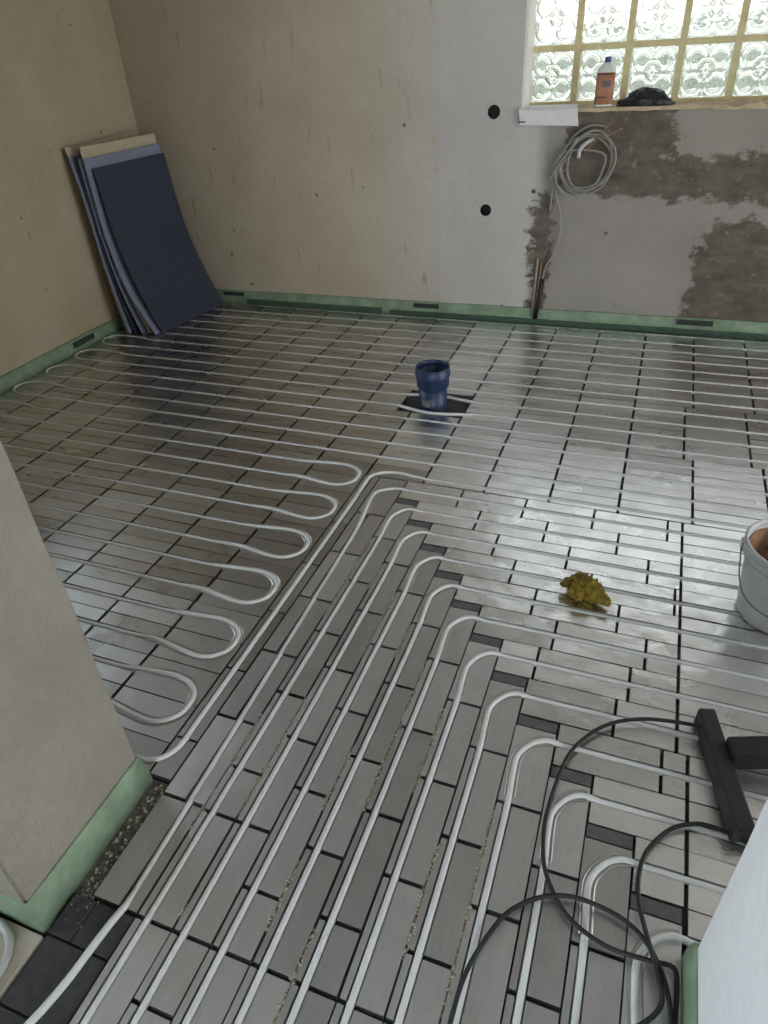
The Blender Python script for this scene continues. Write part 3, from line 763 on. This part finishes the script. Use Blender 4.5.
for _ in range(120): crumb(rng.uniform(-0.9, 0.2), rng.uniform(0.4, 1.6), rng.uniform(0.0006, 0.0016), 0.0006)
o = cm.build('mortar_crumbs', 'crumb'); tag(o, 'pale mortar crumbs scattered in the joints of the front plates', 'crumbs', kind='stuff')

# ------------------------------------------------------------------ blue pipe stub
t = empty('drain_pipe', (BX, BY, -0.018)); tag(t, 'dark blue plastic drain pipe stub standing up through the floor plates', 'drain pipe')
z0 = 0.018
R1, R2 = 0.0670, 0.0805
MB().lathe([(R1, 0), (R1, 0.112), (R1-0.004, 0.112), (R1-0.004, 0.0), ], seg=40).build('pipe_body', 'blue_pvc', t, True)
MB().lathe([(R1-0.003, 0.100), (R1+0.002, 0.104), (R2-0.003, 0.114), (R2-0.002, 0.160), (R2+0.002, 0.164), (R2+0.0035, 0.170), (R2+0.0035, 0.188), (R2+0.001, 0.191), (R2, 0.197), (R2+0.001, 0.206), (R2-0.001, 0.209), (R2-0.005, 0.209), (R2-0.006, 0.190), (R2-0.002, 0.186), (R2-0.002, 0.172), (R2-0.007, 0.166), (R2-0.008, 0.12), (R1-0.006, 0.11), (R1-0.006, 0.04)], seg=44).build('socket', 'blue_pvc', t, True)
MB().lathe([(R1-0.006, 0.05), (0.001, 0.05)], seg=32).build('end_stop', 'black_plastic', t, True)
# dusty smear low on the front of the stub
vs = []; sg = 14
for k in range(sg+1):
    a = math.radians(235+40*k/sg)
    top = 0.058+0.010*math.sin(k*1.7)
    vs += [((R1+0.0008)*math.cos(a), (R1+0.0008)*math.sin(a), 0.024), ((R1+0.0008)*math.cos(a), (R1+0.0008)*math.sin(a), top)]
MB().add(vs, [(2*k, 2*k+2, 2*k+3, 2*k+1) for k in range(sg)]).build('dust_smear', 'pvc_dust', t)

# ------------------------------------------------------------------ foam sheets leaning in the corner
def sheet(name, prof, y0, y1, skew_, th, mat, label, curl=0.0):
    """prof: (x, z) from the floor up; skew_: how much farther out the far edge stands"""
    P = catmull([(x, 0, z) for x, z in prof], 6); n = len(P); ny = 8; vs = []
    for side in (0, 1):
        for i, p in enumerate(P):
            tg = (P[min(i+1, n-1)]-P[max(i-1, 0)]).normalized(); nr = Vector((-tg.z, 0, tg.x))
            if nr.x > 0: nr = -nr
            for k in range(ny+1):
                f = k/ny
                x = p.x+skew_*f*(1-0.35*i/n)+nr.x*th*side; z = p.z+nr.z*th*side+curl*f*(i/n)
                vs.append((x, y0+(y1-y0)*f, max(z, 0.0048+0.0005*side)))
    m1 = ny+1; off = n*m1; fs = []
    for i in range(n-1):
        for k in range(ny):
            a = i*m1+k; fs += [(a, a+1, a+m1+1, a+m1), (off+a, off+a+m1, off+a+m1+1, off+a+1)]
        fs += [(i*m1, (i+1)*m1, off+(i+1)*m1, off+i*m1), (i*m1+ny, off+i*m1+ny, off+(i+1)*m1+ny, (i+1)*m1+ny)]
    for k in range(ny): fs += [(k, off+k, off+k+1, k+1), ((n-1)*m1+k, (n-1)*m1+k+1, off+(n-1)*m1+k+1, off+(n-1)*m1+k)]
    o = MB().add(vs, fs).build(name, mat, smooth=False)
    tag(o, label, 'foam sheet', 'foam sheets leaning in the corner'); return o
G = 'foam_sheet'
sheet(G, [(-2.866, 0.002), (-2.975, 0.29), (-3.042, 0.57), (-3.074, 0.952)], 3.425, 4.035, 0.075, 0.006, 'foam_navy', 'dark navy foam sheet, frontmost of the stack leaning in the corner')
sheet(G, [(-2.895, 0.002), (-3.026, 0.27), (-3.086, 0.60), (-3.092, 1.005)], 3.395, 4.035, 0.072, 0.008, 'foam_lavender', 'pale lavender foam sheet showing as a border behind the navy one')
sheet(G, [(-2.950, 0.002), (-3.047, 0.27), (-3.102, 0.60), (-3.110, 1.062)], 3.408, 4.036, 0.068, 0.006, 'foam_cream', 'cream sheet rising just above the lavender foam sheet in the corner')
sheet(G, [(-2.998, 0.002), (-3.074, 0.27), (-3.115, 0.60), (-3.126, 1.005)], 3.392, 4.02, 0.045, 0.006, 'foam_lavender', 'narrow strip of bluish foam sheet in the middle of the leaning stack')
sheet(G, [(-3.048, 0.002), (-3.102, 0.27), (-3.128, 0.60), (-3.146, 1.018)], 3.386, 4.02, 0.03, 0.006, 'foam_navy', 'navy foam sheet near the back of the leaning stack')
sheet(G, [(-3.105, 0.002), (-3.146, 0.39), (-3.160, 0.79), (-3.188, 1.062)], 3.380, 4.03, 0.012, 0.006, 'foam_cream', 'cream sheet rearmost in the stack against the left wall', 0.02)
sheet(G, [(-3.085, 0.002), (-3.132, 0.39), (-3.150, 0.79), (-3.174, 1.022)], 3.372, 4.02, 0.015, 0.006, 'foam_lavender', 'bluish foam sheet just in front of the rearmost cream one')

# ------------------------------------------------------------------ bucket
bk = empty('bucket', (0.508, 1.787, 0.0028)); tag(bk, 'white plastic bucket with brownish mortar residue at the right edge', 'bucket')
MB().lathe([(0.001, 0.0), (0.108, 0.0), (0.112, 0.006), (0.134, 0.238), (0.131, 0.238), (0.108, 0.010), (0.001, 0.010)], seg=48).build('body', 'plastic_white', bk, True)
MB().lathe([(0.130, 0.204), (0.139, 0.204), (0.140, 0.218), (0.1385, 0.220), (0.1385, 0.226), (0.142, 0.230), (0.143, 0.246), (0.139, 0.251), (0.133, 0.250), (0.130, 0.236)], seg=48).build('rim', 'plastic_white', bk, True)
def residue():
    mb = MB(); seg = 40; pr = [(0.1265, 0.232), (0.124, 0.20), (0.120, 0.15), (0.115, 0.10), (0.09, 0.085), (0.001, 0.078)]
    vs = []
    for a, z in pr:
        for k in range(seg):
            nz = noise.noise(Vector((math.cos(k*2*math.pi/seg)*3, math.sin(k*2*math.pi/seg)*3, z*20)))
            rr = a-0.004*abs(nz); vs.append((rr*math.cos(2*math.pi*k/seg), rr*math.sin(2*math.pi*k/seg), z+0.008*nz*(1 if z < 0.22 else 1.2)))
    return mb.add(vs, [(i*seg+k, i*seg+(k+1) % seg, (i+1)*seg+(k+1) % seg, (i+1)*seg+k) for i in range(len(pr)-1) for k in range(seg)])
residue().build('residue', 'residue', bk, True)
hp = [(-0.141, 0.02, 0.212), (-0.143, -0.02, 0.19), (-0.138, -0.06, 0.15), (-0.118, -0.10, 0.115), (-0.07, -0.128, 0.09), (0.0, -0.138, 0.08), (0.07, -0.128, 0.09), (0.118, -0.10, 0.115), (0.138, -0.06, 0.15), (0.143, -0.02, 0.19), (0.141, 0.02, 0.212)]
hd = MB().tube(catmull(hp, 4), 0.0022, 6).build('handle', 'wire_metal', bk, True)
for s_ in (-1, 1):
    MB().box(s_*0.139-0.005, s_*0.139+0.005, 0.008, 0.034, 0.196, 0.228).build('handle_lug', 'plastic_white', bk)

# ------------------------------------------------------------------ rag
def rag():
    bm = bmesh.new(); bmesh.ops.create_icosphere(bm, subdivisions=5, radius=1)
    for v in bm.verts:
        d = v.co.normalized()
        nz = noise.fractal(d*1.7+Vector((3, 1, 5)), 0.9, 2.1, 3); rd = abs(noise.noise(d*3.4+Vector((7, 2, 1))))
        r = 1+0.30*nz-0.55*rd+0.25*abs(noise.noise(d*7))
        p = Vector((d.x*0.043*r, d.y*0.050*r, d.z*0.042*r))
        if d.x > 0.75: p.x += (d.x-0.75)*0.20; p.y -= (d.x-0.75)*0.14; p.z *= 0.5
        if d.x < -0.55 and d.y > 0.1: p.x -= (-0.55-d.x)*0.06; p.y += 0.05*(-0.55-d.x)*-1+0.02*(d.y)
        p.z = max(p.z+0.026, 0.0008+0.002*abs(nz)); v.co = p
    me = bpy.data.meshes.new('rag'); bm.to_mesh(me); bm.free(); me.materials.append(MATS['rag'])
    for q in me.polygons: q.use_smooth = True
    o = link('rag', me); o.location = (-0.046, 1.700, 0.0022); o.rotation_euler = (0, 0, math.radians(-12)); return o
tag(rag(), 'crumpled mustard yellow cleaning rag lying on the shiny plates', 'rag')

# ------------------------------------------------------------------ black stand foot and cable
st = empty('work_stand', (0.34, 1.16, 0.0028)); tag(st, 'black plastic stand with crossing feet beside the pale wall end', 'stand')
def bar(p0, p1, w0, w1, h, name, parent, z0=0.0):
    A, B = Vector(p0), Vector(p1); t_ = (B-A).normalized(); n_ = Vector((-t_.y, t_.x, 0))
    vs = []
    for P_, w_ in ((A, w0), (B, w1)):
        for s_, z in ((-1, z0), (1, z0), (0.86, z0+h), (-0.86, z0+h)): vs.append(P_+n_*s_*w_/2+Vector((0, 0, z)))
    o = MB().add(vs, [(0, 1, 2, 3), (4, 7, 6, 5), (0, 4, 5, 1), (1, 5, 6, 2), (2, 6, 7, 3), (3, 7, 4, 0)]).build(name, 'black_plastic', parent)
    bevel(o, 0.004, 2); return o
L0 = Vector((0.34, 1.16, 0))
bar(Vector((0.299, 1.300, 0))-L0, Vector((0.374, 0.990, 0))-L0, 0.046, 0.048, 0.055, 'foot', st)
bar(Vector((0.345, 1.185, 0.012))-L0, Vector((0.80, 1.30, 0.075))-L0, 0.062, 0.062, 0.052, 'crossbar', st, 0.01)
bar(Vector((0.772, 1.42, 0))-L0, Vector((0.84, 1.12, 0))-L0, 0.046, 0.046, 0.055, 'foot', st)
MB().tube([Vector((0.80, 1.30, 0.09))-L0, Vector((0.80, 1.30, 0.62))-L0], 0.016, 12).build('post', 'black_plastic', st, True)
o = MB().box(-0.14, 0.14, -0.03, 0.03, -0.10, 0.10).build('lamp_head', 'black_plastic', st); o.location = Vector((0.80, 1.30, 0.70))-L0; bevel(o, 0.01, 2)
cz = 0.0135
cab = [(0.315, 1.235, 0.055), (0.280, 1.252, 0.040), (0.215, 1.256, 0.028), (0.151, 1.246, 0.022), (0.085, 1.215, 0.018), (0.036, 1.167, cz), (-0.002, 1.10, cz), (-0.020, 1.02, cz), (-0.029, 0.94, cz), (-0.029, 0.87, cz), (-0.014, 0.795, cz), (0.025, 0.733, cz), (0.07, 0.70, cz), (0.13, 0.682, cz), (0.20, 0.684, cz), (0.243, 0.686, cz),
       (0.250, 0.655, cz), (0.248, 0.60, cz), (0.246, 0.52, cz), (0.225, 0.42, cz), (0.16, 0.34, cz), (0.05, 0.30, cz), (-0.06, 0.33, cz), (-0.118, 0.41, cz), (-0.126, 0.49, cz), (-0.116, 0.57, cz), (-0.081, 0.662, cz), (-0.045, 0.708, cz), (0.0, 0.738, cz+0.003), (0.05, 0.753, cz+0.004), (0.10, 0.754, cz), (0.145, 0.745, cz), (0.184, 0.724, cz), (0.213, 0.685, cz+0.006),
       (0.234, 0.63, cz+0.010), (0.240, 0.56, cz+0.008), (0.224, 0.45, cz+0.006), (0.15, 0.37, cz+0.008), (0.08, 0.42, cz), (0.10, 0.50, cz), (0.18, 0.56, cz+0.004), (0.222, 0.61, cz+0.010), (0.214, 0.66, cz+0.014), (0.193, 0.72, cz+0.012), (0.176, 0.78, cz+0.006), (0.172, 0.84, cz), (0.184, 0.90, cz), (0.222, 0.960, cz), (0.260, 0.990, cz), (0.305, 1.004, cz), (0.37, 0.993, cz), (0.45, 0.95, cz), (0.60, 0.90, cz), (0.8, 0.92, cz), (0.95, 1.1, cz), (0.93, 1.3, cz)]
o = MB().tube(catmull(cab, 5), 0.0048, 8).build('power_cable', 'cable_black', smooth=True)
tag(o, 'thin black power cable lying in loops over the front pipes', 'cable')

# ------------------------------------------------------------------ things on the window ledge
LZ = 1.131
bt = empty('bottle', (-0.375, 4.150, LZ)); tag(bt, 'white bottle with blue cap and orange label on the window ledge', 'bottle')
def squircle(prof, ax, ay, seg=28):
    mb = MB(); vs = []
    for r, z, k in prof:
        for i in range(seg):
            a = 2*math.pi*i/seg; c, s_ = math.cos(a), math.sin(a)
            e = 1.0/((abs(c)**k+abs(s_)**k)**(1.0/k)); vs.append((ax*r*c*e, ay*r*s_*e, z))
    return mb.add(vs, [(i*seg+q, i*seg+(q+1) % seg, (i+1)*seg+(q+1) % seg, (i+1)*seg+q) for i in range(len(prof)-1) for q in range(seg)]+[tuple(range(seg))[::-1], tuple((len(prof)-1)*seg+q for q in range(seg))])
squircle([(0.94, 0.0, 4), (1.0, 0.004, 4), (1.0, 0.150, 4), (0.96, 0.160, 3.5), (0.55, 0.180, 2.5), (0.32, 0.186, 2), (0.32, 0.192, 2)], 0.044, 0.029).build('body', 'bottle_white', bt, True)
lb = squircle([(1.012, 0.010, 4), (1.012, 0.146, 4)], 0.044, 0.029).build('label', 'label_orange', bt, True)
MB().box(-0.012, 0.030, -0.0310, -0.0300, 0.085, 0.112).build('print_block', 'print_grey', lb)
MB().box(-0.040, 0.040, -0.0310, -0.0300, 0.138, 0.142).build('print_line', 'mark_dark', lb)
MB().box(-0.034, 0.014, -0.0310, -0.0300, 0.040, 0.044).build('print_line', 'mark_dark', lb)
MB().lathe([(0.001, 0.188), (0.0155, 0.188), (0.0155, 0.208), (0.014, 0.211), (0.001, 0.211)], seg=22).build('cap', 'cap_blue', bt, True)

def bag():
    bm = bmesh.new(); bmesh.ops.create_icosphere(bm, subdivisions=5, radius=1)
    for v in bm.verts:
        d = v.co.normalized(); nz = noise.fractal(d*1.6+Vector((1, 8, 2)), 0.9, 2.0, 3); rd = abs(noise.noise(d*4+Vector((0, 3, 9))))
        r = 1+0.12*nz-0.14*rd
        p = Vector((d.x*0.118*r, d.y*0.05*r, d.z*0.070*r))
        if d.x < -0.75: p.x -= (-0.75-d.x)*0.14; p.z *= 0.7
        if d.x > 0.8: p.x += (d.x-0.8)*0.10; p.z *= 0.75
        p.z = max(p.z+0.006, 0.0); v.co = p
    me = bpy.data.meshes.new('bag'); bm.to_mesh(me); bm.free(); me.materials.append(MATS['bag_black'])
    for q in me.polygons: q.use_smooth = True
    o = link('bag', me); o.location = (-0.168, 4.165, 1.130); return o
tag(bag(), 'crumpled black plastic bag lying on the window ledge', 'bag')
# sheet of paper hanging over the ledge
vs = []; pth = [(0.11, 1.137), (0.03, 1.137), (-0.008, 1.135), (-0.0185, 1.125), (-0.020, 1.10), (-0.017, 1.075), (-0.019, 1.050)]
for off in (0, 0.0012):
    for k, (d, z) in enumerate(pth):
        for i in range(9):
            x = -0.805+0.300*i/8; wv = 0.003*math.sin(i*1.3+k*0.7)
            zz = z-(0.02*(1-i/8)*-1 if k >= 4 else 0)*0.5*(k-3)/3
            vs.append((x+0.004*k, YB(x)+d-off-(abs(wv) if k > 2 else 0), zz+(off if k < 3 else 0)))
n1 = 9; o1 = len(pth)*n1; fs = []
for k in range(len(pth)-1):
    for i in range(8):
        a = k*n1+i; fs += [(a, a+1, a+n1+1, a+n1), (o1+a, o1+a+n1, o1+a+n1+1, o1+a+1)]
    fs += [(k*n1, (k+1)*n1, o1+(k+1)*n1, o1+k*n1), (k*n1+8, o1+k*n1+8, o1+(k+1)*n1+8, (k+1)*n1+8)]
for i in range(8): fs += [(i, o1+i, o1+i+1, i+1), (o1-9+i, o1-9+i+1, 2*o1-9+i+1, 2*o1-9+i)]
pp = MB().add(vs, fs).build('paper_sheet', 'paper'); tag(pp, 'white sheet of paper hanging over the left end of the window ledge', 'paper')
MB().box(-0.792, -0.755, YB(-.77)-0.0262, YB(-.77)-0.0235, 1.071, 1.077).build('printed_mark', 'mark_dark', pp)

# ------------------------------------------------------------------ cable coil and conduit on the back wall
cc = empty('cable_coil', (-0.41, YB(-.41), 0.89)); tag(cc, 'coil of grey electric cable hanging on the wall below the ledge', 'cable')
def wpt(x, z, d): return Vector((x, YB(x)-d, z))-Vector(cc.location)
pts = []
for k in range(5*20):
    a = 2*math.pi*k/20+1.2; lp = k/20
    ax = 0.128+0.014*math.sin(lp*2.1); az = 0.138+0.010*math.sin(lp*3.3+1)
    cx = -0.400-0.020*math.sin(lp*1.7)-0.007*lp; czz = 0.900-0.009*lp+0.008*math.cos(lp*2.3)
    x = cx+ax*math.cos(a)+0.014*math.sin(a); z = czz+az*math.sin(a)
    pts.append(wpt(x, z, 0.014+0.007*(lp % 3)+0.004*math.sin(a*2)))
tail = [wpt(-0.585, 0.80, 0.016), wpt(-0.560, 0.70, 0.014), wpt(-0.530, 0.60, 0.016), wpt(-0.528, 0.51, 0.016), wpt(-0.553, 0.41, 0.014), wpt(-0.590, 0.335, 0.012), wpt(-0.605, 0.265, 0.010)]
allp = pts[::2]+[wpt(-0.545, 0.93, 0.03)]+tail
MB().tube(catmull(allp, 4), 0.0058, 8).build('cable', 'cable_grey', cc, True)
MB().tube(catmull([wpt(-0.475, 1.00, 0.03), wpt(-0.52, 0.93, 0.034), wpt(-0.572, 0.86, 0.03), wpt(-0.605, 0.800, 0.02)], 5), 0.0058, 8).build('cable_end', 'cable_grey', cc, True)
MB().tube(catmull([wpt(-0.50, 0.93, 0.028), wpt(-0.555, 0.86, 0.024), wpt(-0.585, 0.78, 0.016), wpt(-0.590, 0.70, 0.012), wpt(-0.592, 0.64, 0.010)], 5), 0.0050, 8).build('cable_end', 'cable_grey', cc, True)
MB().tube(catmull([wpt(-0.395, 0.99, 0.012), wpt(-0.43, 0.975, 0.04), wpt(-0.458, 0.945, 0.045), wpt(-0.462, 0.905, 0.045)], 5), 0.0095, 10).build('conduit_end', 'plastic_white', cc, True)
for q in ([(-0.44, 0.93, 0.03), (-0.40, 0.98, 0.045), (-0.35, 1.03, 0.035), (-0.305, 1.075, 0.012)], [(-0.43, 0.93, 0.03), (-0.38, 0.985, 0.04), (-0.32, 1.01, 0.03), (-0.262, 1.035, 0.012)]):
    MB().tube(catmull([wpt(*p) for p in q], 5), 0.0026, 6).build('wire', 'wire_brown', cc, True)
cd = empty('conduit', (-0.625, YB(-.62), 0.03)); tag(cd, 'dark conduit stub coming out of the wall chase by the green strip', 'conduit')
def cpt(x, z, d): return Vector((x, YB(x)-d, z))-Vector(cd.location)
MB().tube([cpt(-0.602, 0.262, 0.012), cpt(-0.613, 0.15, 0.014), cpt(-0.628, 0.030, 0.020)], 0.0135, 12).build('sleeve', 'black_plastic', cd, True)
MB().tube([cpt(-0.640, 0.38, 0.006), cpt(-0.645, 0.22, 0.010), cpt(-0.650, 0.045, 0.014)], 0.007, 8).build('cable', 'cable_grey', cd, True)
MB().tube([cpt(-0.618, 0.36, 0.006), cpt(-0.626, 0.20, 0.010), cpt(-0.636, 0.045, 0.014)], 0.005, 8).build('cable', 'wire_brown', cd, True)
